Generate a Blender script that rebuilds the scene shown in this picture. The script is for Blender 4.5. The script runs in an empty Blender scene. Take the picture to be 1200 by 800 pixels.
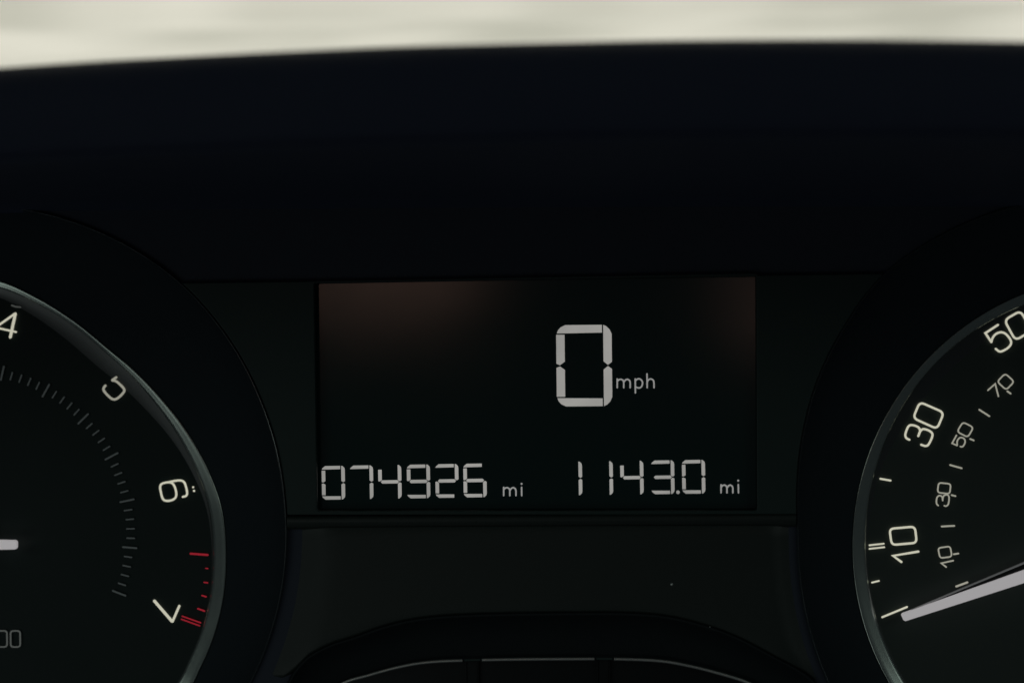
import bpy, bmesh, math, random
from mathutils import Vector, Matrix
from mathutils.geometry import delaunay_2d_cdt
random.seed(4)
scene = bpy.context.scene
COL = scene.collection

# ------------------------------------------------------------------ camera
F = 2000.0                      # focal length in photograph pixels (1200 wide)
DIST = 0.43
YAW = math.radians(6.2)
ROLL = math.radians(0.42)
CAM = Vector((DIST * math.sin(YAW), -DIST * math.cos(YAW), 0.0))
FWD = Vector((-math.sin(YAW), math.cos(YAW), 0.0))
RGT0 = Vector((math.cos(YAW), math.sin(YAW), 0.0))
UP0 = Vector((0, 0, 1))
RGT = RGT0 * math.cos(ROLL) - UP0 * math.sin(ROLL)
UPV = UP0 * math.cos(ROLL) + RGT0 * math.sin(ROLL)
cd = bpy.data.cameras.new('camera')
cam = bpy.data.objects.new('camera', cd)
COL.objects.link(cam)
cam.matrix_world = Matrix((
    (RGT.x, UPV.x, -FWD.x, CAM.x),
    (RGT.y, UPV.y, -FWD.y, CAM.y),
    (RGT.z, UPV.z, -FWD.z, CAM.z),
    (0, 0, 0, 1)))
cd.sensor_width = 36.0
cd.lens = 36.0 * F / 1200.0
cd.clip_start = 0.01
cd.clip_end = 100.0
cd.dof.use_dof = True
cd.dof.focus_distance = DIST + 0.006
cd.dof.aperture_fstop = 8.5
scene.camera = cam

# ------------------------------------------------------------------ light
world = bpy.data.worlds.new('World')
scene.world = world
world.use_nodes = True
bg = world.node_tree.nodes['Background']
bg.inputs[0].default_value = (0.75, 0.9, 1.0, 1)      # dim cabin air
bg.inputs[1].default_value = 0.028
scene.view_settings.view_transform = 'Standard'
scene.view_settings.look = 'None'
scene.view_settings.exposure = 0.0
scene.view_settings.gamma = 1.0


def area(name, loc, target, sx, sy, power, color, spread=180, tgt=None):
    d = bpy.data.lights.new(name, 'AREA')
    d.shape = 'ELLIPSE'
    d.size = sx
    d.size_y = sy
    d.energy = power
    d.color = color
    d.spread = math.radians(spread)
    o = bpy.data.objects.new(name, d)
    COL.objects.link(o)
    o.location = loc
    o.rotation_euler = (Vector(target) - Vector(loc)).to_track_quat('-Z', 'Y').to_euler()
    return o


area('cabin_roof_light', (0.0, -1.1, 1.0), (0, 0, -0.05), 1.2, 0.7, 0.30, (0.86, 1.0, 0.96))
area('left_window_light', (-1.12, -1.0, 0.33), (0, 0, 0), 0.8, 0.40, 0.74, (0.84, 1.0, 0.93))
area('right_window_light', (1.0, -1.0, 0.33), (0, 0, 0), 0.8, 0.40, 0.90, (0.84, 1.0, 0.93))
area('cabin_low_light', (-0.62, -0.9, -0.52), (0, 0, 0.0), 0.7, 0.4, 0.50, (0.88, 1.0, 0.96))


def reflection_lamp(name, u, v, back, sx, sy, power, color):
    """added warm lamp, aimed so the glossy screen mirrors it as a patch"""
    d = FWD + RGT * ((u - 600.0) / F) + UPV * (-(v - 400.0) / F)
    p = CAM + d * (-CAM.y / d.y)
    q = p + Vector((d.x, -d.y, d.z)) * (back / d.y)
    area(name, q, p, sx, sy, power, color)


reflection_lamp('warm_reflection_lamp', 445, 318, 0.9, 0.17, 0.075, 0.021, (1.0, 0.58, 0.44))  # unseen warm lamps added for the brown reflections on the screen
reflection_lamp('side_reflection_lamp', 905, 352, 0.9, 0.07, 0.08, 0.006, (1.0, 0.58, 0.46))


# ------------------------------------------------------------------ mapping
def at(u, v, y=0.0):
    """point of the plane at depth y that stands where the photograph has (u, v)"""
    d = FWD + RGT * ((u - 600.0) / F) + UPV * (-(v - 400.0) / F)
    t = (y - CAM.y) / d.y
    return CAM + d * t


MM = 0.001


# ------------------------------------------------------------------ materials
def principled(name, col, rough=0.5, spec=0.5, metal=0.0, emis=None, es=0.0, coat=0.0):
    m = bpy.data.materials.new(name)
    m.use_nodes = True
    b = m.node_tree.nodes['Principled BSDF']
    b.inputs['Base Color'].default_value = (*col, 1)
    b.inputs['Roughness'].default_value = rough
    b.inputs['Specular IOR Level'].default_value = spec
    b.inputs['Metallic'].default_value = metal
    b.inputs['Coat Weight'].default_value = coat
    if emis:
        b.inputs['Emission Color'].default_value = (*emis, 1)
        b.inputs['Emission Strength'].default_value = es
    return m


def grain(m, scale, strength, dist=0.0001, var=0.0, vscale=40):
    nt = m.node_tree
    b = nt.nodes['Principled BSDF']
    tc = nt.nodes.new('ShaderNodeTexCoord')
    n = nt.nodes.new('ShaderNodeTexNoise')
    n.inputs['Scale'].default_value = scale
    n.inputs['Detail'].default_value = 3
    bp = nt.nodes.new('ShaderNodeBump')
    bp.inputs['Strength'].default_value = strength
    bp.inputs['Distance'].default_value = dist
    nt.links.new(tc.outputs['Object'], n.inputs['Vector'])
    nt.links.new(n.outputs['Fac'], bp.inputs['Height'])
    nt.links.new(bp.outputs['Normal'], b.inputs['Normal'])
    if var:
        n2 = nt.nodes.new('ShaderNodeTexNoise')
        n2.inputs['Scale'].default_value = vscale
        n2.inputs['Detail'].default_value = 4
        nt.links.new(tc.outputs['Object'], n2.inputs['Vector'])
        mr = nt.nodes.new('ShaderNodeMapRange')
        r = b.inputs['Roughness'].default_value
        mr.inputs['To Min'].default_value = max(0.02, r - var)
        mr.inputs['To Max'].default_value = min(1, r + var)
        nt.links.new(n2.outputs['Fac'], mr.inputs['Value'])
        nt.links.new(mr.outputs['Result'], b.inputs['Roughness'])
    return m


M = {}
M['hood'] = grain(principled('hood_soft_plastic', (0.008, 0.012, 0.028), 0.75, 0.3), 900, 0.5, 0.0003, 0.08, 30)
M['under'] = grain(principled('hood_plastic_lightened', (0.028, 0.037, 0.064), 0.75, 0.3), 900, 0.5, 0.0003, 0.08, 30)  # nose plastic again, painted lighter and bluer to offset the shade underneath
M['panel'] = grain(principled('panel_matt_black', (0.026, 0.032, 0.046), 0.7, 0.25), 2500, 0.35, 0.0001, 0.06, 40)
M['funnel'] = grain(principled('funnel_black', (0.014, 0.021, 0.026), 0.75, 0.2), 2500, 0.3, 0.0001)
M['centre'] = grain(principled('centre_satin_black', (0.011, 0.025, 0.022), 0.55, 0.35), 1800, 0.15, 0.0001, 0.08, 25)
M['lower'] = grain(principled('lower_satin_black', (0.014, 0.020, 0.017), 0.5, 0.35), 1800, 0.15, 0.0001, 0.08, 25)
M['screen'] = grain(principled('screen_black_glass', (0.006, 0.021, 0.019), 0.14, 0.5), 500, 0.02, 0.00005, 0.03, 60)
M['dial'] = grain(principled('dial_face_black', (0.005, 0.0135, 0.012), 0.6, 0.3), 2000, 0.2, 0.00008, 0.06, 30)
M['dial2'] = grain(principled('dial_face_sheen', (0.032, 0.042, 0.037), 0.6, 0.3), 2000, 0.2, 0.00008, 0.06, 30)  # dial black lightened so the colour carries the gloss on the right face
M['cove'] = grain(principled('sheen_cove_gloss_black', (0.020, 0.024, 0.024), 0.33, 0.7), 2000, 0.1, 0.00005)
M['ring'] = grain(principled('bezel_grey_satin', (0.36, 0.40, 0.365), 0.22, 0.5, 0.92), 1200, 0.08, 0.00005, 0.08, 60)
M['lip'] = principled('highlight_lip_grey', (0.16, 0.17, 0.17), 0.2, 0.6, 0.8)  # bright metallic tone put in for the highlight along the recess edge
M['pod'] = grain(principled('pod_black', (0.007, 0.011, 0.012), 0.7, 0.25), 2500, 0.3, 0.0001)
M['smoke'] = principled('smoked_plastic', (0.004, 0.006, 0.006), 0.3, 0.35)
M['gap'] = principled('gap_black', (0.002, 0.002, 0.002), 0.9, 0.05)
M['chrome'] = grain(principled('trim_dark_chrome', (0.5, 0.5, 0.47), 0.35, 0.5, 0.9), 900, 0.15, 0.0001, 0.1, 200)
M['lcd'] = grain(principled('lcd_segment', (0.30, 0.29, 0.27), 0.5, 0.3, emis=(0.93, 0.91, 0.86), es=0.31), 500, 0, 0.0001)
nt = M['lcd'].node_tree
ln = nt.nodes.new('ShaderNodeTexNoise'); ln.inputs['Scale'].default_value = 55; ln.inputs['Detail'].default_value = 3
lt = nt.nodes.new('ShaderNodeTexCoord')
lm = nt.nodes.new('ShaderNodeMapRange')
lm.inputs['From Min'].default_value = 0.3; lm.inputs['From Max'].default_value = 0.7
lm.inputs['To Min'].default_value = 0.25; lm.inputs['To Max'].default_value = 0.35
nt.links.new(lt.outputs['Object'], ln.inputs['Vector']); nt.links.new(ln.outputs['Fac'], lm.inputs['Value'])
nt.links.new(lm.outputs['Result'], nt.nodes['Principled BSDF'].inputs['Emission Strength'])
M['lcdtext'] = principled('lcd_small_text', (0.30, 0.29, 0.27), 0.5, 0.3, emis=(0.93, 0.93, 0.90), es=0.26)
M['cream'] = principled('print_cream_backlit', (0.55, 0.54, 0.42), 0.6, 0.3, emis=(1.0, 0.97, 0.77), es=0.50)
M['creamdim'] = principled('print_cream_small', (0.50, 0.49, 0.40), 0.6, 0.3, emis=(1.0, 0.97, 0.80), es=0.27)
M['grey'] = principled('print_grey_faint_glow', (0.30, 0.30, 0.28), 0.6, 0.3, emis=(0.9, 0.95, 0.9), es=0.045)  # grey print given a faint glow of its own
M['tick'] = principled('print_tick_grey', (0.22, 0.24, 0.24), 0.5, 0.4, emis=(0.85, 0.95, 0.95), es=0.012)
M['red'] = principled('print_red_backlit', (0.5, 0.02, 0.04), 0.6, 0.3, emis=(1.0, 0.045, 0.08), es=0.21)
M['needle'] = grain(principled('needle_white_lit', (0.55, 0.53, 0.54), 0.4, 0.4, emis=(1.0, 0.95, 0.97), es=0.30), 700, 0.1, 0.0001)
M['needlereflect'] = principled('needle_reflection_grey', (0.5, 0.48, 0.49), 0.3, 0.5, emis=(1, .97, .97), es=0.03)  # pale tone that paints the reflection beside the needle
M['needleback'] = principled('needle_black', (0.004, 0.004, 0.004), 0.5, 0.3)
M['dust'] = principled('dust_pale', (0.7, 0.72, 0.7), 0.9, 0.1)


# ------------------------------------------------------------------ helpers
def link(name, me, mat, parent=None, label=None, smooth=False):
    o = bpy.data.objects.new(name, me)
    COL.objects.link(o)
    if mat:
        me.materials.append(mat)
    if parent:
        o.parent = parent
    if label:
        o['label'] = label
    if smooth:
        for p in me.polygons:
            p.use_smooth = True
    return o


def bm_obj(name, bm, mat, parent=None, label=None, smooth=False):
    bmesh.ops.recalc_face_normals(bm, faces=bm.faces)
    me = bpy.data.meshes.new(name)
    bm.to_mesh(me)
    bm.free()
    return link(name, me, mat, parent, label, smooth)


def plate(outlines, y, thick=0.001, bevel=0.0):
    """flat plate with holes from pixel outlines (outer first); its front stands at depth y, edges chamfered round"""
    loops = []
    for ol in outlines:
        q = []
        for u, v in ol:
            p = at(u, v, y)
            if not q or (Vector((p.x, p.z)) - q[-1]).length > 2e-6:
                q.append(Vector((p.x, p.z)))
        if (q[0] - q[-1]).length < 2e-6:
            q.pop()
        area2 = sum(q[i - 1].x * q[i].y - q[i].x * q[i - 1].y for i in range(len(q)))
        if (area2 > 0) != (len(loops) == 0):
            q.reverse()
        loops.append(q)

    def inset(q, d):
        out = []
        n = len(q)
        for i in range(n):
            t0 = (q[i] - q[i - 1]).normalized(); t1 = (q[(i + 1) % n] - q[i]).normalized()
            n0 = Vector((-t0.y, t0.x)); n1 = Vector((-t1.y, t1.x))
            m = (n0 + n1)
            m = m.normalized() if m.length > 1e-5 else n0
            out.append(q[i] + m * (d / max(0.5, m.dot(n0))))
        return out
    fronts = [inset(q, bevel) if bevel else q for q in loops]
    co, edges = [], []
    for q in fronts:
        k = len(co)
        co += q
        edges += [(k + i, k + (i + 1) % len(q)) for i in range(len(q))]
    vs, es, fs, *_ = delaunay_2d_cdt([Vector(c) for c in co], edges, [], 0, 1e-9)

    def inside(p):
        c = False
        for q in fronts:
            for i in range(len(q)):
                a, b = q[i - 1], q[i]
                if (a.y > p.y) != (b.y > p.y) and p.x < (b.x - a.x) * (p.y - a.y) / (b.y - a.y) + a.x:
                    c = not c
        return c
    bm = bmesh.new()
    fv = [bm.verts.new((v.x, y, v.y)) for v in vs]
    for f in fs:
        if inside(sum((vs[i] for i in f), Vector((0, 0))) / len(f)):
            bm.faces.new([fv[i] for i in f])
    for q in loops:
        prof = [(bevel, 0), (bevel * 0.35, bevel * 0.2), (0, bevel), (0, thick)] if bevel else [(0, 0), (0, thick)]
        rings = [[bm.verts.new((p.x, y + dy, p.y)) for p in inset(q, d)] for d, dy in prof]
        for r0, r1 in zip(rings, rings[1:]):
            for i in range(len(q)):
                j = (i + 1) % len(q)
                bm.faces.new((r0[i], r0[j], r1[j], r1[i]))
    bmesh.ops.remove_doubles(bm, verts=bm.verts, dist=1e-7)
    bmesh.ops.recalc_face_normals(bm, faces=bm.faces)
    bm.faces.ensure_lookup_table()
    me = bpy.data.meshes.new('plate')
    bm.to_mesh(me)
    bm.free()
    return me


def prism(bm, pts, y, th=0.0003):
    f = [bm.verts.new(at(u, v, y)) for u, v in pts]
    b = [bm.verts.new(at(u, v, y) + Vector((0, th, 0))) for u, v in pts]
    bm.faces.new(f)
    n = len(pts)
    for i in range(n):
        bm.faces.new((f[i], f[(i + 1) % n], b[(i + 1) % n], b[i]))


def catmull(pts, n=5, closed=False):
    out = []
    m = len(pts)
    rng = m if closed else m - 1
    for i in range(rng):
        if closed:
            p0, p1, p2, p3 = (pts[(i + k - 1) % m] for k in range(4))
        else:
            p0 = pts[max(i - 1, 0)]; p1 = pts[i]; p2 = pts[i + 1]; p3 = pts[min(i + 2, m - 1)]
        for k in range(n):
            t = k / n
            out.append(tuple(0.5 * ((2 * b) + (-a + c) * t + (2 * a - 5 * b + 4 * c - d) * t * t + (-a + 3 * b - 3 * c + d) * t ** 3)
                             for a, b, c, d in zip(p0, p1, p2, p3)))
    if not closed:
        out.append(tuple(pts[-1]))
    return out


def ribbon(bm, pts, w, y, closed=False, th=0.0002, w2=None, cap=True):
    """a printed stroke of pixel width w along pts, slightly raised"""
    n = len(pts)
    L, Rr = [], []
    for i in range(n):
        a = pts[i - 1] if (i > 0 or closed) else None
        b = pts[(i + 1) % n] if (i < n - 1 or closed) else None
        c = pts[i]
        ds = []
        if a is not None:
            d = Vector((c[0] - a[0], c[1] - a[1])); ds.append(d.normalized())
        if b is not None:
            d = Vector((b[0] - c[0], b[1] - c[1])); ds.append(d.normalized())
        if len(ds) == 2:
            t = (ds[0] + ds[1])
            t = t.normalized() if t.length > 1e-4 else ds[0]
            nrm = Vector((-t.y, t.x))
            k = 1.0 / max(0.5, abs(nrm.dot(Vector((-ds[0].y, ds[0].x)))))
        else:
            t = ds[0]; nrm = Vector((-t.y, t.x)); k = 1.0
        ww = w if w2 is None else w + (w2 - w) * i / (n - 1)
        h = nrm * (ww / 2 * k)
        L.append((c[0] + h.x, c[1] + h.y)); Rr.append((c[0] - h.x, c[1] - h.y))
    if closed:
        fl = [bm.verts.new(at(*p, y)) for p in L]
        fr = [bm.verts.new(at(*p, y)) for p in Rr]
        off = Vector((0, th, 0))
        bl = [bm.verts.new(v.co + off) for v in fl]
        br = [bm.verts.new(v.co + off) for v in fr]
        for i in range(n):
            j = (i + 1) % n
            bm.faces.new((fl[i], fl[j], fr[j], fr[i]))
            bm.faces.new((fl[i], bl[i], bl[j], fl[j]))
            bm.faces.new((fr[i], fr[j], br[j], br[i]))
    else:
        def capp(c, d, ww):
            out = []
            for q in (-60, -20, 20, 60):
                a = math.atan2(d.y, d.x) + math.radians(q)
                out.append((c[0] + math.cos(a) * ww / 2 * 0.75, c[1] + math.sin(a) * ww / 2 * 0.75))
            return out
        if cap:
            d1 = Vector((pts[-1][0] - pts[-2][0], pts[-1][1] - pts[-2][1])).normalized()
            d0 = Vector((pts[0][0] - pts[1][0], pts[0][1] - pts[1][1])).normalized()
            e = capp(pts[-1], d1, w2 or w); s = capp(pts[0], d0, w)
        else:
            e, s = [], []
        fl = [bm.verts.new(at(*p, y)) for p in L]
        fr = [bm.verts.new(at(*p, y)) for p in Rr]
        ev = [bm.verts.new(at(*p, y)) for p in e]
        sv = [bm.verts.new(at(*p, y)) for p in s]
        for i in range(n - 1):
            bm.faces.new((fl[i], fl[i + 1], fr[i + 1], fr[i]))
        if cap:
            bm.faces.new([fr[-1]] + ev + [fl[-1]])
            bm.faces.new([fl[0]] + sv + [fr[0]])
        loop = fr + ev + fl[::-1] + sv
        off = Vector((0, th, 0))
        bk = [bm.verts.new(v.co + off) for v in loop]
        m = len(loop)
        for i in range(m):
            j = (i + 1) % m
            bm.faces.new((loop[i], loop[j], bk[j], bk[i]))


def rounded(corners, r, n=5):
    out = []
    m = len(corners)
    for i in range(m):
        p = Vector(corners[i]); a = Vector(corners[i - 1]); b = Vector(corners[(i + 1) % m])
        da = (a - p).normalized(); db = (b - p).normalized()
        s = p + da * r; e = p + db * r
        for k in range(n + 1):
            t = k / n
            q = s * (1 - t) ** 2 + p * (2 * t * (1 - t)) + e * t * t
            out.append((q.x, q.y))
    return out


def circle(cx, cy, r, n=160):
    return [(cx + r * math.cos(2 * math.pi * k / n), cy + r * math.sin(2 * math.pi * k / n)) for k in range(n)]


def loft(rows, closed=True):
    bm = bmesh.new()
    vr = [[bm.verts.new(p) for p in row] for row in rows]
    for a, b in zip(vr, vr[1:]):
        n = len(a)
        for i in range(n if closed else n - 1):
            j = (i + 1) % n
            bm.faces.new((a[i], a[j], b[j], b[i]))
    return bm


# ------------------------------------------------------------------ outside view and windscreen
def sky():
    bm = bmesh.new()
    nx, nz = 32, 16
    grid = []
    for j in range(nz + 1):
        el = math.radians(-12 + 70 * j / nz)
        grid.append([bm.verts.new((6 * math.sin(math.radians(-80 + 160 * i / nx)) * math.cos(el),
                                   6 * math.cos(math.radians(-80 + 160 * i / nx)) * math.cos(el),
                                   6 * math.sin(el))) for i in range(nx + 1)])
    for j in range(nz):
        for i in range(nx):
            bm.faces.new((grid[j][i], grid[j][i + 1], grid[j + 1][i + 1], grid[j + 1][i]))
    m = bpy.data.materials.new('overcast_sky')
    m.use_nodes = True
    nt = m.node_tree
    nt.nodes.clear()
    out = nt.nodes.new('ShaderNodeOutputMaterial')
    em = nt.nodes.new('ShaderNodeEmission')
    tc = nt.nodes.new('ShaderNodeTexCoord')
    mp = nt.nodes.new('ShaderNodeMapping')
    mp.inputs['Rotation'].default_value = (0, math.radians(2.0), 0)
    mp.inputs['Location'].default_value = (0.1, 0.0, 0.9)
    mp.inputs['Scale'].default_value = (1.0, 1.0, 1.3)
    n = nt.nodes.new('ShaderNodeTexNoise')
    n.inputs['Scale'].default_value = 1.6
    n.inputs['Detail'].default_value = 0.6
    cr = nt.nodes.new('ShaderNodeValToRGB')
    cr.color_ramp.elements[0].position = 0.30
    cr.color_ramp.elements[0].color = (0.60, 0.58, 0.49, 1)
    cr.color_ramp.elements[1].position = 0.75
    cr.color_ramp.elements[1].color = (0.86, 0.82, 0.71, 1)
    nt.links.new(tc.outputs['Object'], mp.inputs['Vector'])
    nt.links.new(mp.outputs['Vector'], n.inputs['Vector'])
    nt.links.new(n.outputs['Fac'], cr.inputs['Fac'])
    nt.links.new(cr.outputs['Color'], em.inputs['Color'])
    em.inputs['Strength'].default_value = 1.0
    nt.links.new(em.outputs[0], out.inputs[0])
    o = bm_obj('sky', bm, m, smooth=True)
    o['kind'] = 'structure'


sky()


def windscreen():
    m = principled('windscreen_glass', (0.97, 0.99, 0.97), 0.0, 0.5)
    b = m.node_tree.nodes['Principled BSDF']
    b.inputs['Transmission Weight'].default_value = 1.0
    b.inputs['IOR'].default_value = 1.45
    bm = bmesh.new()
    rows = []
    for off in (0.0, 0.004):
        rows.append([[bm.verts.new((x, 0.62 + off - 0.9 * t - 0.10 * (x / 0.7) ** 2, 0.08 + 0.55 * t + off * 1.3))
                      for x in [(-0.7 + 1.4 * i / 14) for i in range(15)]] for t in [k / 6 for k in range(7)]])
    for g in rows:
        for j in range(6):
            for i in range(14):
                bm.faces.new((g[j][i], g[j][i + 1], g[j + 1][i + 1], g[j + 1][i]))
    a, c = rows
    for i in range(14):
        bm.faces.new((a[0][i], a[0][i + 1], c[0][i + 1], c[0][i]))
        bm.faces.new((a[6][i], a[6][i + 1], c[6][i + 1], c[6][i]))
    for j in range(6):
        bm.faces.new((a[j][0], a[j + 1][0], c[j + 1][0], c[j][0]))
        bm.faces.new((a[j][14], a[j + 1][14], c[j + 1][14], c[j][14]))
    o = bm_obj('windscreen', bm, m, smooth=True)
    o['label'] = 'bright pale windscreen glass seen above the dark hood, along the top edge'
    o['category'] = 'windscreen'


windscreen()


# ------------------------------------------------------------------ dashboard hood
def hood():
    root = bpy.data.objects.new('dashboard_hood', None)
    COL.objects.link(root)
    root.location = (0, 0, 0)
    root['label'] = 'blue-black soft plastic hood arching over the instrument cluster, edge out of focus'
    root['category'] = 'dashboard hood'
    us = [-1500 + 4200 * i / 168 for i in range(169)]
    top = lambda u: 46.5 + (u - 950) ** 2 * 3.7e-5
    seam = lambda u: 160 + (u - 1000) ** 2 * 2.8e-5

    def row(fn, y):
        return [at(u, fn(u), y) for u in us]
    # upper shell: flat top going back towards the windscreen, rounded nose, front face
    back = [Vector((p.x * 1.4, 0.30, 0.045)) for p in row(top, -0.11)]
    mid = [Vector((p.x * 1.1, 0.05, p.z + 0.004)) for p in row(top, -0.11)]
    rows = [back, mid,
            row(lambda u: top(u) + 6, -0.098),
            row(lambda u: top(u) + 1.5, -0.109),
            row(lambda u: top(u) + 0, -0.114),
            row(lambda u: top(u) + 3, -0.1185),
            row(lambda u: top(u) + 10, -0.121),
            row(lambda u: top(u) + 24, -0.1225),
            row(lambda u: 0.45 * top(u) + 0.55 * seam(u), -0.1235),
            row(lambda u: seam(u) - 14, -0.1225),
            row(lambda u: seam(u) - 6, -0.1221),
            row(lambda u: seam(u) - 2, -0.1213)]
    bm_obj('padded_nose', loft(rows, False), M['hood'], root, smooth=True)
    # underside running back to the instrument panel
    rows = [row(lambda u: seam(u) - 4, -0.1190),
            row(lambda u: seam(u) - 1.8, -0.1208),
            row(lambda u: seam(u) - 0.2, -0.1209),
            row(lambda u: seam(u) + 1.5, -0.1195),
            row(lambda u: seam(u) + 5, -0.115),
            row(lambda u: seam(u) * 0.5 + 100 + 6, -0.08),
            row(lambda u: 0.35 * seam(u) + 150, -0.045),
            row(lambda u: 0.25 * seam(u) + 188, -0.014),
            row(lambda u: 0.2 * seam(u) + 203, -0.004),
            row(lambda u: 0.2 * seam(u) + 212, 0.0008)]
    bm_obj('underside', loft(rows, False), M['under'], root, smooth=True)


hood()

# ------------------------------------------------------------------ instrument cluster
cluster = bpy.data.objects.new('instrument_cluster', None)
COL.objects.link(cluster)
cluster.location = (0, 0.0, 0)
cluster['label'] = 'black car instrument cluster with two round dials either side of a digital display'
cluster['category'] = 'instrument cluster'

TCEN = (-41, 626)
SCEN = (1318, 640)
NA = 192


def polar_outline(cx, cy, table, n=NA):
    """closed outline from (angle in degrees, radius) samples, smooth and periodic"""
    tb = sorted(table)
    out = []
    for k in range(n):
        a = 360.0 * k / n - 180
        xs = [(q - 360, r) for q, r in tb] + tb + [(q + 360, r) for q, r in tb]
        i = max(j for j in range(len(xs)) if xs[j][0] <= a)
        p0, p1, p2, p3 = xs[i - 1], xs[i], xs[i + 1], xs[min(i + 2, len(xs) - 1)]
        t = (a - p1[0]) / (p2[0] - p1[0])
        m1 = (p2[1] - p0[1]) / (p2[0] - p0[0]) * (p2[0] - p1[0])
        m2 = (p3[1] - p1[1]) / (p3[0] - p1[0]) * (p2[0] - p1[0])
        r = (2 * t ** 3 - 3 * t * t + 1) * p1[1] + (t ** 3 - 2 * t * t + t) * m1 + (-2 * t ** 3 + 3 * t * t) * p2[1] + (t ** 3 - t * t) * m2
        out.append((cx + r * math.cos(math.radians(a)), cy + r * math.sin(math.radians(a))))
    return out


TREC = polar_outline(*TCEN, [(-180, 376), (-150, 376), (-120, 380), (-90, 385), (-60.4, 387), (-49.7, 387), (-34.5, 383), (-22.1, 379), (-12.1, 377), (-4.4, 376), (30, 376),
                             (60, 376), (90, 376), (120, 376), (150, 376)])
SREC = polar_outline(*SCEN, [(-180, 382), (-174, 385), (-163, 396), (-151.6, 408), (-143.3, 415), (-132.4, 424), (-124.2, 423), (-109.3, 418), (-90, 408), (-60, 395), (-30, 385), (0, 382), (30, 381),
                             (60, 381), (90, 381), (120, 381), (150, 381)])


def grow(ol, c, d):
    out = []
    for u, v in ol:
        r = math.hypot(u - c[0], v - c[1])
        out.append((c[0] + (u - c[0]) * (r + d) / r, c[1] + (v - c[1]) * (r + d) / r))
    return out


def arcpts(ol, c, dr, v0, v1, side, n=40):
    """points of a recess outline grown by dr between two heights; side +1 is its right half"""
    g = grow(ol, c, dr)
    out = []
    for k in range(n + 1):
        v = v0 + (v1 - v0) * k / n
        for a, b in zip(g, g[1:] + g[:1]):
            if (a[1] > v) != (b[1] > v):
                x = a[0] + (b[0] - a[0]) * (v - a[1]) / (b[1] - a[1])
                if (x - c[0]) * side > 0:
                    out.append((x, v))
                    break
    return out


# arched opening low between the dials
arch = [(326, 1000), (327, 880), (334, 812), (354, 775), (385, 756), (415, 746), (445, 735), (475, 727), (510, 722), (555, 719.3), (610, 718), (670, 717.4), (730, 717.5),
        (782, 721.5), (832, 734), (870, 749), (907, 769), (940, 787), (958, 806), (963, 860), (963, 1000)]
archs = catmull(arch, 5)
scr = [(368, 331.5), (886, 322), (887, 597.5), (371.5, 598)]
scr_big = [(366.5, 332.2), (887.5, 322.7), (888.5, 600), (370, 600.5)]

# the wide black surround, with openings for both dials, the display and the pod
outer = rounded([(-620, 205), (1860, 205), (1860, 1240), (-620, 1240)], 60)
link('front_panel', plate([outer, TREC, SREC, scr_big, grow(archs, (640, 900), 0.5)], 0.0, 0.0012, 0.0003), M['panel'], cluster)

# centre panel: satin fascia between the dials, cut out for the display
left_edge = arcpts(TREC, TCEN, 2.0, 331.5, 603, 1)
right_edge = arcpts(SREC, SCEN, 2.0, 603, 320.5, -1)
link('centre_panel', plate([left_edge[::-1] + right_edge[::-1], rounded(scr, 2.5, 3)], -0.0016, 0.0012, 0.0003),
     M['centre'], cluster)
# housing behind the fascia: side walls and a back
hb = rounded([(-600, 225), (1840, 225), (1840, 1220), (-600, 1220)], 60)
hrow = [at(u, v, 0.0012) for u, v in hb]
rows = [hrow, [p + Vector((0, 0.03, 0)) for p in hrow]]
cen = sum(rows[1], Vector()) / len(hrow)
rows.append([cen + (p - cen) * 0.02 for p in rows[1]])
bm_obj('housing', loft(rows), M['funnel'], cluster)
# ledge under the display
bm = bmesh.new()
rows = []
for (v, y) in ((602.4, -0.0004), (603.0, -0.0015), (604.6, -0.0021), (607.5, -0.0023), (611.0, -0.0021), (614.5, -0.0016), (617.6, -0.0012), (618.2, 0.0004)):
    rows.append([at(336 + (933 - 336) * k / 24, v + 1.5 - 3.0 * k / 24, y) for k in range(25)])
bm.free()
bm_obj('display_ledge', loft(rows, False), M['lower'], cluster, smooth=True)

# lower panel with the arched cut-out
archtop = [p for p in archs if p[1] < 800]


def arch_v(u):
    for a, b in zip(archtop, archtop[1:]):
        if a[0] <= u <= b[0]:
            return a[1] + (b[1] - a[1]) * (u - a[0]) / max(1e-6, b[0] - a[0])
    return archtop[0][1] if u < archtop[0][0] else archtop[-1][1]


def edge_u(ol, v, side, c):
    return arcpts(ol, c, 2.0, v, v, side, 1)[0][0]


SS = [0, .004, .012, .022, .035, .05, .065, .08, .10] + [.10 + .8 * k / 40 for k in range(1, 40)] + [.90, .925, .945, .96, .972, .982, .99, .996, 1]


def lift(s):
    q = min(s / 0.09, (1 - s) / 0.05, 1.0)
    q = q * q * (3 - 2 * q)
    return 0.0006 - 0.0024 * q


rows = []
for t, dy in [(-0.012, 0.003), (0.0, 0.0006), (0.008, 0.0002), (0.02, 0)] + [(.02 + .93 * k / 12, 0) for k in range(1, 12)] + [(.97, 0), (.988, 0.0002), (.996, 0.0007), (1.0, 0.0014), (1.002, 0.0030)]:
    row = []
    for sx in SS:
        v = 680.0
        for _ in range(6):
            ul = edge_u(TREC, v, 1, TCEN); ur = edge_u(SREC, v, -1, SCEN)
            u = ul + (ur - ul) * sx
            tp = 616.5 - 3.0 * sx
            v = tp + (arch_v(u) - tp) * t
        row.append(at(u, v, lift(sx) + dy))
    rows.append(row)
bm_obj('lower_panel', loft(rows, False), M['lower'], cluster, smooth=True)

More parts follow.
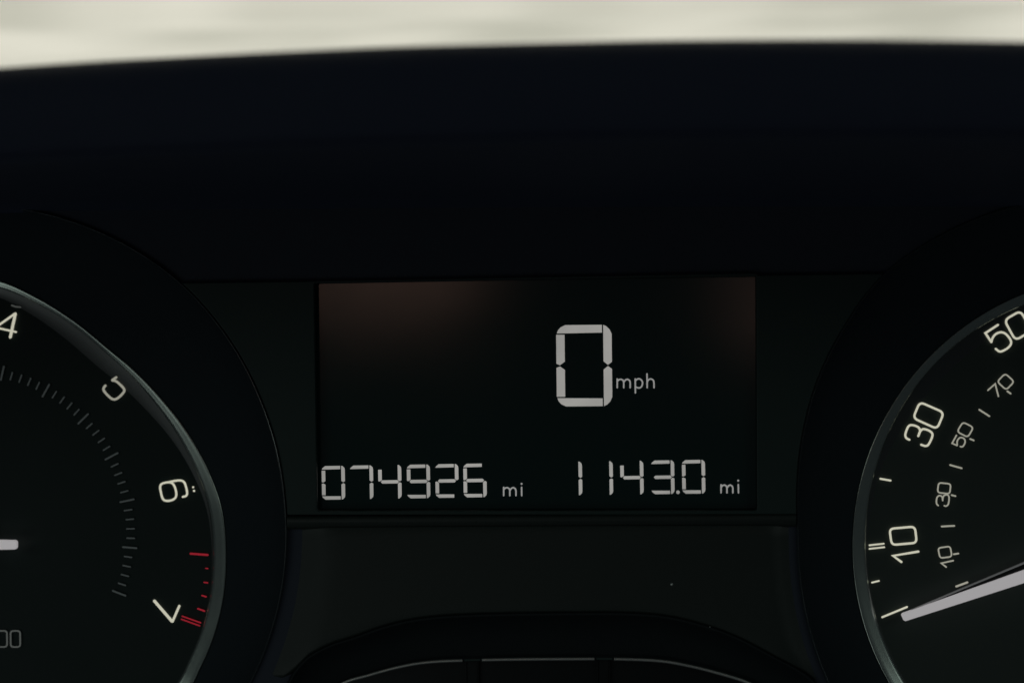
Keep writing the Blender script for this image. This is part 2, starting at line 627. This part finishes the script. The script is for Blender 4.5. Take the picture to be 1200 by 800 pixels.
# recessed pod under the arch
pod_out = [(x, y) for x, y in archs]
pod_back = catmull([(350, 1000), (352, 890), (372, 822), (402, 800), (432, 790.5), (465, 781.5), (495, 776), (532, 773.5), (600, 772), (670, 771.5),
                    (717, 771.5), (770, 773.5), (805, 779), (845, 789), (878, 800), (905, 818), (922, 860), (926, 1000)], 5)
N = len(pod_out)


def resample(pts, n):
    ls = [0]
    for a, b in zip(pts, pts[1:]):
        ls.append(ls[-1] + math.dist(a, b))
    out = []
    for k in range(n):
        t = ls[-1] * k / (n - 1)
        i = 0
        while i < len(ls) - 2 and ls[i + 1] < t:
            i += 1
        f = (t - ls[i]) / max(1e-9, ls[i + 1] - ls[i])
        out.append((pts[i][0] + (pts[i + 1][0] - pts[i][0]) * f, pts[i][1] + (pts[i + 1][1] - pts[i][1]) * f))
    return out


po = resample(pod_out, 90)
pb = resample(pod_back, 90)
mix = lambda t: [(a[0] * (1 - t) + b[0] * t, a[1] * (1 - t) + b[1] * t) for a, b in zip(po, pb)]
rows = [[at(u, v, y) for u, v in mix(t)] for t, y in ((-0.02, -0.0008), (0.0, -0.0018), (0.03, -0.0022), (0.07, -0.0014), (0.12, 0.001), (0.5, 0.004), (0.9, 0.006), (1.04, 0.0066))]
pod = bm_obj('warning_light_pod', loft(rows, False), M['pod'], cluster, smooth=True,
             label='dark arched recess at the bottom between the dials, edged with a thin chrome line')
# chrome trim in three pieces with the dark joints between them
for (a, b) in ((380, 543), (563, 697), (718, 900)):
    pts = [p for p in resample(pod_back, 400) if a <= p[0] <= b]
    bm = bmesh.new()
    rws = []
    n = len(pts)
    for k, (u, v) in enumerate(pts):
        p0 = Vector(pts[max(0, k - 1)]); p1 = Vector(pts[min(n - 1, k + 1)])
        t = (p1 - p0).normalized(); nn = Vector((-t.y, t.x))
        c = at(u, v, 0.0048)
        q = at(u + nn.x, v + nn.y, 0.0048)
        nd = (q - c).normalized()
        r = 0.00046
        rws.append([c + nd * (r * math.cos(x)) + Vector((0, -r * math.sin(x), 0)) for x in [math.pi * 2 * j / 10 for j in range(10)]])
    bm = loft(rws, True)
    bm_obj('chrome_trim', bm, M['chrome'], pod, smooth=True)
for (a, b) in ((543, 563), (697, 718)):
    pts = [p for p in resample(pod_back, 400) if a <= p[0] <= b]
    bm = bmesh.new()
    ribbon(bm, pts, 2.2, 0.0048, False, 0.0004, None, False)
    bm_obj('trim_joint', bm, M['centre'], pod)
# the smoked window behind the trim, with two uprights
win = [(x, y + 1.5) for x, y in pod_back]
link('smoked_window', plate([win], 0.0075, 0.0006), M['smoke'], pod)
for u in (553, 707):
    bm = bmesh.new()
    for (du, w) in ((-7, 1.2), (7, 1.2)):
        prism(bm, [(u + du - w / 2, 774), (u + du + w / 2, 774), (u + du + w / 2 + 2, 960), (u + du - w / 2 + 2, 960)], 0.0062, 0.0012)
    prism(bm, [(u - 6, 772), (u + 6, 772), (u + 8, 960), (u - 4, 960)], 0.0066, 0.0008)
    bm_obj('upright', bm, M['smoke'], pod)

# ------------------------------------------------------------------ display
scr_in = [(366, 329), (888.5, 319.5), (889.5, 600), (369, 600.5)]
display = link('display_screen', plate([scr_in], 0.0014, 0.0008), M['screen'], cluster,
               label='rectangular black digital display in the middle of the cluster, digits lit pale grey')
ys = 0.00125
# hairline bezel round the screen
bm = bmesh.new()
ribbon(bm, rounded([(367.6, 332), (886.0, 322.8), (886.8, 596.9), (371.2, 597.5)], 2, 3), 1.2, 0.0012, True)
bm_obj('screen_border', bm, M['gap'], display)

SEG = {'0': 'abcdef', '1': 'bc', '2': 'abged', '3': 'abgcd', '4': 'fgbc', '6': 'afgedc', '7': 'abc', '9': 'abfgcd'}


def digit(ch, x, y, w, h, t, g, slant, rnd=False, slope=-0.0148, label=None):
    bm = bmesh.new()
    hh = h / 2
    k = []
    if rnd:
        arc_a = [(0.08 * t, t), (0.22 * t, 0.62 * t), (0.55 * t, 0.26 * t), (1.1 * t, 0.0)]
        arc_b = [(w - t, 0), (w - 0.62 * t, 0.18 * t), (w - 0.25 * t, 0.55 * t), (w, 1.1 * t)]
    else:
        arc_a = [(0.05 * t, t), (0.25 * t, 0.6 * t), (1.0 * t, 0.0)]
        arc_b = [(w - t, 0), (w - 0.65 * t, 0.05 * t), (w - 0.1 * t, 0.6 * t), (w, 1.2 * t)]
    th = t * 0.93
    P = {
        'a': arc_a + [(w - t - g, 0), (w - t - g, th)],
        'b': arc_b + [(w, hh - 0.42 * t), (w - 0.48 * t, hh - 0.45 * g), (w - t, hh - 0.5 * t)],
        'f': [(0, t + g), (t, t + g), (t, hh - 0.5 * t), (0.42 * t, hh - 0.45 * g), (0, hh - 0.25 * t)],
        'g': [(0.72 * t, hh), (1.15 * t, hh - 0.47 * t), (w - 1.15 * t, hh - 0.47 * t), (w - 0.72 * t, hh), (w - 1.15 * t, hh + 0.47 * t), (1.15 * t, hh + 0.47 * t)],
    }
    mir = lambda q: [(a, h - b) for a, b in q][::-1]
    P['d'] = mir(P['a']); P['c'] = mir(P['b']); P['e'] = mir(P['f'])
    for s in SEG[ch]:
        pts = [(x + a + slant * b / h, y + b + slope * a) for a, b in P[s]]
        prism(bm, pts, ys, 0.00012)
    return bm_obj('digit', bm, M['lcd'], display, label)


digit('0', 651.6, 380.9, 65.0, 95.2, 9.8, 1.5, 1.0, True, -0.008, 'large digit 0 of the speed reading')
for ch, x, y in (('0', 376.8, 545.9), ('7', 409.9, 545.3), ('4', 443.0, 544.8), ('9', 476.6, 544.3), ('2', 509.9, 543.7), ('6', 542.8, 543.2)):
    digit(ch, x, y, 27.0, 39.3, 4.05, 1.3, 0.7)
for ch, x, y in (('1', 654.8, 540.9), ('1', 690.9, 540.4), ('4', 726.7, 539.9), ('3', 762.9, 539.4), ('0', 799.0, 538.9)):
    digit(ch, x, y, 27.0, 39.3, 4.05, 1.3, 0.7)
bm = bmesh.new()
prism(bm, circle(794.5, 576.4, 2.1, 14), ys, 0.00012)
bm_obj('decimal_point', bm, M['lcd'], display)


def let_m(x, xt, base, w, s):
    mid = x + w / 2
    return [[(x, base), (x, xt)],
            [(x, xt + 3.2), (x + w * 0.14, xt + 1.0), (x + w * 0.30, xt + 0.6), (x + w * 0.45, xt + 1.8), (mid, xt + 4.2), (mid, base)],
            [(mid, xt + 4.2), (mid + w * 0.14, xt + 1.3), (mid + w * 0.29, xt + 0.6), (mid + w * 0.44, xt + 1.8), (x + w, xt + 4.2), (x + w, base)]]


def text(name, strokes, w, mat, parent, y, dots=()):
    bm = bmesh.new()
    for i, s in enumerate(strokes):
        ribbon(bm, s, w, y - 0.000004 * i, False, 0.0001)
    for (u, v, r) in dots:
        prism(bm, circle(u, v, r, 12), y, 0.0001)
    return bm_obj(name, bm, mat, parent)


yt = ys
text('letter', let_m(590.2, 570.4, 580.6, 14.4, 1), 1.7, M['lcdtext'], display, yt)
text('letter', [[(611.2, 570.4), (611.3, 580.6)]], 1.7, M['lcdtext'], display, yt, [(611.2, 566.6, 1.15)])
text('letter', let_m(845.0, 567.4, 577.3, 13.8, 1), 1.7, M['lcdtext'], display, yt)
text('letter', [[(865.2, 567.2), (865.4, 577.3)]], 1.7, M['lcdtext'], display, yt, [(865.1, 562.8, 1.15)])
text('letter', let_m(723.3, 443.6, 454.3, 15.2, 1), 1.7, M['lcdtext'], display, yt)
text('letter', [[(744.4, 443.6), (744.6, 460.4)],
                catmull([(744.4, 446.5), (746.5, 444.2), (749.6, 443.8), (752.4, 446.2), (752.9, 449.5), (751.6, 453), (748.6, 454.4), (744.8, 453.2)], 3)],
     1.7, M['lcdtext'], display, yt)
text('letter', [[(758.2, 437.6), (758.4, 454.3)],
                catmull([(758.3, 448), (760, 444.8), (763, 443.9), (765.6, 445.6), (766.3, 448.5), (766.4, 454.3)], 3)],
     1.7, M['lcdtext'], display, yt)


# ------------------------------------------------------------------ the two dials
def shrink(ol, cx, cy, fn):
    out = []
    for (u, v) in ol:
        d = math.hypot(u - cx, v - cy)
        a = math.degrees(math.atan2(v - cy, u - cx))
        r = d - fn(a)
        out.append((cx + (u - cx) * r / d, cy + (v - cy) * r / d))
    return out


def bump(a, c, w):
    d = (a - c + 180) % 360 - 180
    return math.exp(-(d / w) ** 2)


def build_dial(name, label, rec, cen, ring_outer, ringw, flange, facemat, ringmat, lip_at=0):
    cx, cy = cen
    mixo = lambda A, B, t: [(a[0] * (1 - t) + b[0] * t, a[1] * (1 - t) + b[1] * t) for a, b in zip(A, B)]
    R0 = grow(rec, cen, 2.5)
    R1 = rec
    Rw = grow(rec, cen, -3)
    ro = ring_outer
    face = plate([shrink(ro, cx, cy, lambda a: ringw(a) - 6)], 0.012, 0.0008)
    dial = link(name, face, facemat, cluster, label)
    rows = [[at(u, v, y) for u, v in ol] for ol, y in (
        (R0, -0.0004), (mixo(R0, R1, .5), -0.0010), (R1, -0.0009), (mixo(R1, Rw, .5), -0.0002), (Rw, 0.001),
        (mixo(Rw, ro, 0.35), 0.0052), (mixo(Rw, ro, 0.8), 0.0098), (ro, 0.0110))]
    bm_obj('recess_wall', loft(rows), M['funnel'], dial, smooth=True)
    lip = []
    for k in range(9):
        q = math.pi * 2 * k / 8
        row = []
        for (u, v) in rec:
            a = math.degrees(math.atan2(v - cy, u - cx)); r = math.hypot(u - cx, v - cy)
            k2 = 0.15 + 0.85 * bump(a, lip_at, 24)  # bead thickened where the edge highlight runs, so the shape carries it
            f = (r + 0.2 + 1.5 * k2 * math.cos(q)) / r
            row.append(at(cx + (u - cx) * f, cy + (v - cy) * f, -0.0009 - 0.0014 * k2 * math.sin(q)))
        lip.append(row)
    bm_obj('highlight_lip', loft(lip), M['lip'], dial, smooth=True)
    s = lambda f: shrink(ro, cx, cy, f)
    ye = lambda a: 0.0107 + 0.0010 * ringw(a) / 17

    def off(f, yf):
        row = []
        for (u, v), (u0, v0) in zip(s(f), ro):
            row.append(at(u, v, yf(math.degrees(math.atan2(v0 - cy, u0 - cx)))))
        return row
    k_ = lambda q: (lambda a: q)
    prof = [(k_(0), k_(0.0118)), (k_(0), k_(0.0112)), (k_(0.6), k_(0.0108)), (k_(1.5), k_(0.01062)), (k_(2.6), k_(0.01064)),
            (lambda a: 2.6 + (ringw(a) - 2.6) * .3, lambda a: 0.01066 + (ye(a) - 0.01066) * .3),
            (lambda a: 2.6 + (ringw(a) - 2.6) * .7, lambda a: 0.01066 + (ye(a) - 0.01066) * .72),
            (ringw, ye), (lambda a: ringw(a) + 0.5, lambda a: ye(a) + 0.0009)]
    bm_obj('bezel_ring', loft([off(f, yf) for f, yf in prof]), ringmat, dial, smooth=True)
    cove = []  # added cove, shaped to fade a gloss reflection inwards from the ring
    for k in range(13):
        t = k / 12
        cove.append(off(lambda a: ringw(a) - 0.8 + (flange(a) + 1.8) * t, lambda a: 0.01206 - (0.01206 - ye(a) - 0.00015) * (1 - t) ** 2.2))
    bm_obj('sheen_cove', loft(cove), M['cove'], dial, smooth=True)
    return dial


# left dial: tachometer
tach_tab = [(-180, 316), (-150, 316), (-120, 312), (-100, 310), (-82, 300.5), (-73.7, 291.5), (-63.7, 282.4), (-53, 276), (-44.7, 277), (-35, 280.5),
            (-26.2, 286.5), (-15.5, 295), (-6, 303), (5, 308), (15, 313), (23, 316), (30, 318), (33, 320), (60, 320), (100, 318), (140, 316)]
tring = polar_outline(*TCEN, tach_tab)
tach = build_dial('tachometer', 'round rev counter dial at the left, numerals 4 to 7 with red marks', TREC, TCEN, tring,
                  lambda a: 17 - 11 * bump(a, -60, 38), lambda a: 26 * bump(a, -55, 38), M['dial'], M['ring'], -17)
yd = 0.0114


def stroke(name, pts, w, mat, parent, y=yd, closed=False, w2=None, cap=True):
    bm = bmesh.new()
    ribbon(bm, pts, w, y, closed, 0.0001, w2, cap)
    return bm_obj(name, bm, mat, parent)


def multi(name, strokes, mat, parent, y=yd, dots=()):
    bm = bmesh.new()
    for i, (pts, w, closed) in enumerate(strokes):
        ribbon(bm, pts, w, y - 0.000006 * i, closed, 0.0001)
    for (u, v, r) in dots:
        prism(bm, circle(u, v, r, 12), y, 0.0001)
    return bm_obj(name, bm, mat, parent)


multi('numeral', [([(18.0, 367.2), (11.9, 395.4)], 3.3, False), ([(17.5, 367.4), (0, 379.8), (-7.5, 384.5)], 2.5, False),
                  ([(19.0, 389.0), (0, 384.8), (-7.5, 383.4)], 2.3, False)], M['cream'], tach)
multi('numeral', [(catmull([(131.2, 445.4), (136, 446.6), (140.6, 450.4), (144.6, 454.6), (145.6, 457.6), (143.6, 461), (138.6, 465.8), (133.9, 467.8),
                            (129.4, 466), (122.9, 459.4), (121.2, 455.2), (123.6, 451.4)], 4), 2.7, False),
                  ([(131.3, 445.4), (136.4, 441.8)], 2.7, False)], M['creamdim'], tach).name
multi('numeral', [(catmull([(189.5, 566.6), (187.6, 570.5), (188.2, 575), (190, 582.5), (193, 586), (198.8, 586.3), (204.6, 583.8), (206.6, 578.8),
                            (205, 571), (201.9, 566), (196.5, 564.8)], 4, True), 2.5, True),
                  (catmull([(196.5, 565.0), (203, 563.4), (210.5, 562.6), (215, 564), (217.6, 569), (219.2, 576.8), (218, 580.6), (213.8, 581.9)], 4), 2.5, False)],
      M['cream'], tach)
multi('numeral', [([(180.6, 703.4), (201.6, 727.6)], 3.3, False), ([(201.9, 728.2), (210.2, 709.2)], 2.7, False)], M['cream'], tach)
multi('mark_dots', [], M['cream'], tach, dots=[(226.3, 570.6, 1.25), (227.3, 574.8, 1.35)])
stroke('tick_mark', [(13.5, 357.6), (18, 359.3), (24, 359.8)], 1.8, M['grey'], tach)
# outer red marks
stroke('red_mark', [(223, 648.3), (243.6, 649.8)], 2.4, M['red'], tach)
for a, b, w in (((240.8, 665.4), (243.6, 665.8), 1.3), ((238.9, 681.9), (243.4, 682.4), 1.5), ((236.5, 697.2), (241.6, 698.8), 1.7), ((231.6, 712.6), (239.8, 715.6), 1.8)):
    stroke('red_mark', [a, b], w, M['red'], tach)
stroke('red_mark', [(213.2, 721.4), (235.2, 729.3)], 1.5, M['red'], tach)
stroke('red_mark', [(212.4, 725.0), (234.2, 732.8)], 1.5, M['red'], tach)
# inner ring of small grey ticks, five to each long one
IC = (-40.8, 625.7); IR = 193.8
a_end = math.degrees(math.atan2(696.0 - IC[1], 143 - IC[0]))
a_mid = math.degrees(math.atan2(487.5 - IC[1], 100.5 - IC[0]))
step = (a_end - a_mid) / 20.0
for k in range(36):
    a = math.radians(a_end - step * k)
    major = k % 5 == 0
    l0, l1 = (-8.5, 8.0) if major else (-5.0, 4.0)
    j = random.uniform(-0.8, 0.8)
    p = lambda r: (IC[0] + (IR + r + j) * math.cos(a), IC[1] + (IR + r + j) * math.sin(a))
    stroke('tick_mark', [p(l0), p(l1)], 2.0 if major else 1.6, M['tick'], tach)
# small numerals low on the dial
for x0, x1 in ((-4.2, 8.0), (12.2, 23.4)):
    stroke('small_numeral', rounded([(x0, 738.8), (x1, 738.6), (x1 + 0.3, 757.4), (x0 + 0.3, 757.6)], 3.6), 1.7, M['grey'], tach, closed=True)


def needle(parent, tip_a, tip_b, base_a, base_b, y, th, extra=None):
    """flat-topped pointer: tip corners a/b, base corners a/b; soft corners at the tip"""
    ta, tb, ba, bb = map(Vector, (tip_a, tip_b, base_a, base_b))
    pts = [tuple(ba), tuple(ta + (ba - ta).normalized() * 1.8), tuple(ta + (tb - ta) * 0.18), tuple(ta + (tb - ta) * 0.82),
           tuple(tb + (bb - tb).normalized() * 1.8), tuple(bb)]
    bm = bmesh.new()
    top = [bm.verts.new(at(u, v, y)) for u, v in pts]
    cen = Vector((sum(p[0] for p in pts) / 6, sum(p[1] for p in pts) / 6))
    f = bm.faces.new(top)
    wide = []
    for q in top:
        wide.append(bm.verts.new(q.co + Vector((0, th, 0))))
    for i in range(6):
        jx = (i + 1) % 6
        bm.faces.new((top[i], top[jx], wide[jx], wide[i]))
    return bm_obj('needle', bm, M['needle'], parent)


tn = needle(tach, (19.0, 632.9), (19.0, 643.3), (-60, 631.2), (-60, 644.8), 0.0075, 0.0012)
bm = bmesh.new()
prism(bm, circle(-75, 637, 46, 40), 0.0060, 0.005)
bm_obj('needle_hub', bm, M['needleback'], tach)

# right dial: speedometer
sring = polar_outline(*SCEN, [(q, 320) for q in range(-180, 180, 30)])
speedo = build_dial('speedometer', 'round speedometer dial at the right, white needle resting at zero', SREC, SCEN, sring,
                    lambda a: 18 - 6 * bump(a, -135, 35), lambda a: 2 + 26 * bump(a, -130, 32), M['dial2'], M['ring'])
R = lambda c, r=5.5: rounded(c, r)
cm = lambda p, n=4: catmull(p, n)
W = 2.6
# 50
stroke('numeral', cm([(1169.8, 380.4), (1154.8, 390.2)], 1) + [(1161.8, 400.8)], W, M['cream'], speedo)
stroke('numeral', cm([(1161.8, 401.0), (1163.2, 396), (1167.2, 391.2), (1173, 389.2), (1178.4, 391), (1183.6, 397), (1184.9, 402.2), (1181.8, 407),
                      (1175.4, 410.9), (1171, 411.6), (1166.7, 408.4)]), W, M['cream'], speedo, y=yd - 0.00001)
stroke('numeral', R([(1177, 375), (1196, 364), (1209, 387.5), (1190, 398.8)], 6.5), W, M['cream'], speedo, closed=True)
# 30
stroke('numeral', cm([(1066, 515.1), (1062.2, 513), (1061, 508.6), (1064.2, 500), (1068.4, 497.8), (1075.6, 500), (1078.2, 504.4), (1076, 511)]), W, M['cream'], speedo)
stroke('numeral', cm([(1076.9, 508), (1079.4, 504), (1083, 502.5), (1090.2, 505.2), (1092.8, 510), (1088.6, 519.8), (1084.8, 522.3), (1079.2, 520.7)]),
       W, M['cream'], speedo, y=yd - 0.00001)
stroke('numeral', R([(1078, 470.8), (1106.2, 483.2), (1098.2, 502.4), (1070.0, 489.6)], 6), W, M['cream'], speedo, closed=True)
# 10
stroke('numeral', R([(1042.3, 619.2), (1072.2, 616.6), (1074.4, 635.6), (1045, 638.2)], 5.5), W, M['cream'], speedo, closed=True)
stroke('numeral', [(1076.6, 645.8), (1046.6, 650.8), (1056.6, 658.2)], 2.7, M['cream'], speedo)
# small inner numerals: 70, 50, 30, 10
w = 1.75
stroke('small_numeral', [(1157.6, 457.2), (1166.3, 449.6), (1170.1, 464.4)], w, M['grey2'] if 'grey2' in M else M['creamdim'], speedo)
stroke('small_numeral', R([(1178, 437.4), (1188.6, 447), (1179.2, 456.8), (1168.6, 447)], 4), w, M['creamdim'], speedo, closed=True)
stroke('small_numeral', [(1121, 509.6), (1115.8, 519.2), (1121.8, 521.8)], w, M['creamdim'], speedo)
stroke('small_numeral', cm([(1121.8, 521.6), (1121.8, 516.4), (1125, 512.6), (1129.7, 513.6), (1131, 518), (1128.2, 523), (1125.2, 522.8)], 3), w, M['creamdim'], speedo, y=yd - 0.00001)
stroke('small_numeral', R([(1128.4, 494.2), (1140.8, 500.6), (1134.2, 512.2), (1121.6, 505.6)], 4), w, M['creamdim'], speedo, closed=True)
stroke('small_numeral', cm([(1099.7, 592.1), (1097.5, 589.4), (1097.9, 583.2), (1100.6, 580.4), (1104, 581.7), (1104.8, 586.4)], 3), w, M['creamdim'], speedo)
stroke('small_numeral', cm([(1104.9, 584), (1106, 580.6), (1110, 579.4), (1112.2, 582.2), (1111.5, 589.8), (1109, 592.6), (1106.4, 592.1)], 3), w, M['creamdim'], speedo, y=yd - 0.00001)
stroke('small_numeral', R([(1099.9, 565.2), (1114.3, 566.7), (1113, 578.4), (1098.6, 576.8)], 3.6), w, M['creamdim'], speedo, closed=True)
stroke('small_numeral', R([(1099.2, 641.7), (1113.6, 639.7), (1115.6, 651.8), (1101.6, 653.6)], 3.6), w, M['creamdim'], speedo, closed=True)
stroke('small_numeral', [(1117.3, 656.4), (1103.1, 659.5), (1109, 664.1)], w + .1, M['creamdim'], speedo)
# ticks
for a, b, ww, mt in (((1018.6, 638.5), (1036, 636.6), 2.0, 'cream'), ((1018.6, 642.7), (1036.6, 640.7), 2.0, 'cream'),
                     ((1021.6, 682.2), (1030.3, 680.1), 2.0, 'cream'), ((1031.4, 560.6), (1044, 562.8), 2.3, 'cream'),
                     ((1033.6, 722.8), (1063.2, 710.6), 2.3, 'cream'),
                     ((1120.4, 686.8), (1134, 681.8), 2.3, 'creamdim'), ((1103.3, 616.5), (1118.6, 615.7), 2.0, 'creamdim'),
                     ((1113.2, 544.5), (1127.2, 548.4), 2.0, 'creamdim'), ((1147.4, 479.7), (1159.6, 487.5), 2.0, 'creamdim'),
                     ((1117.6, 649.0), (1123.4, 648.1), 2.0, 'creamdim'), ((1114.9, 579.7), (1120.0, 581), 1.9, 'creamdim'),
                     ((1136.8, 514.0), (1141.3, 515.8), 2.0, 'creamdim'), ((1180.3, 458.1), (1184.5, 461.1), 2.0, 'creamdim')):
    stroke('tick_mark', [a, b], ww, M[mt], speedo)
# speedometer needle: lit white top, dark flank, thin bright strip standing in for its reflection
ny = 0.0068
sn = needle(speedo, (1055.8, 719.2), (1059.6, 727.8), (1318 - 20, 632.4), (1318 - 20, 651.2), ny, 0.0012)
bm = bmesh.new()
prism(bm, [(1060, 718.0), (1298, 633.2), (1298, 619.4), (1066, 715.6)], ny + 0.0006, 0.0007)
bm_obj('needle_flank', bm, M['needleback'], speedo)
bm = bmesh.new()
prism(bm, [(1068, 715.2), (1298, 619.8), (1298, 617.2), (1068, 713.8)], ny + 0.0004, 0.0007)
bm_obj('needle_reflection', bm, M['needlereflect'], speedo)
bm = bmesh.new()
prism(bm, circle(1318, 636, 52, 48), 0.0052, 0.0065)
bm_obj('needle_hub', bm, M['needleback'], speedo)

# ------------------------------------------------------------------ dust on the lower panel
def dust(u, v, r, lab, y=-0.0012):
    bm = bmesh.new()
    bmesh.ops.create_icosphere(bm, subdivisions=1, radius=r)
    for q in bm.verts:
        q.co *= random.uniform(0.7, 1.25)
        q.co.y *= 0.6
    o = bm_obj('dust_speck', bm, M['dust'])
    o.location = at(u, v, y) - Vector((0, r * 0.3, 0))
    o['label'] = lab
    o['category'] = 'dust'


dust(787, 684, 0.00030, 'tiny pale dust speck on the plain panel below the display', -0.0018)
dust(832, 734, 0.00014, 'tiny pale dust speck on the upper edge of the arch', -0.002)
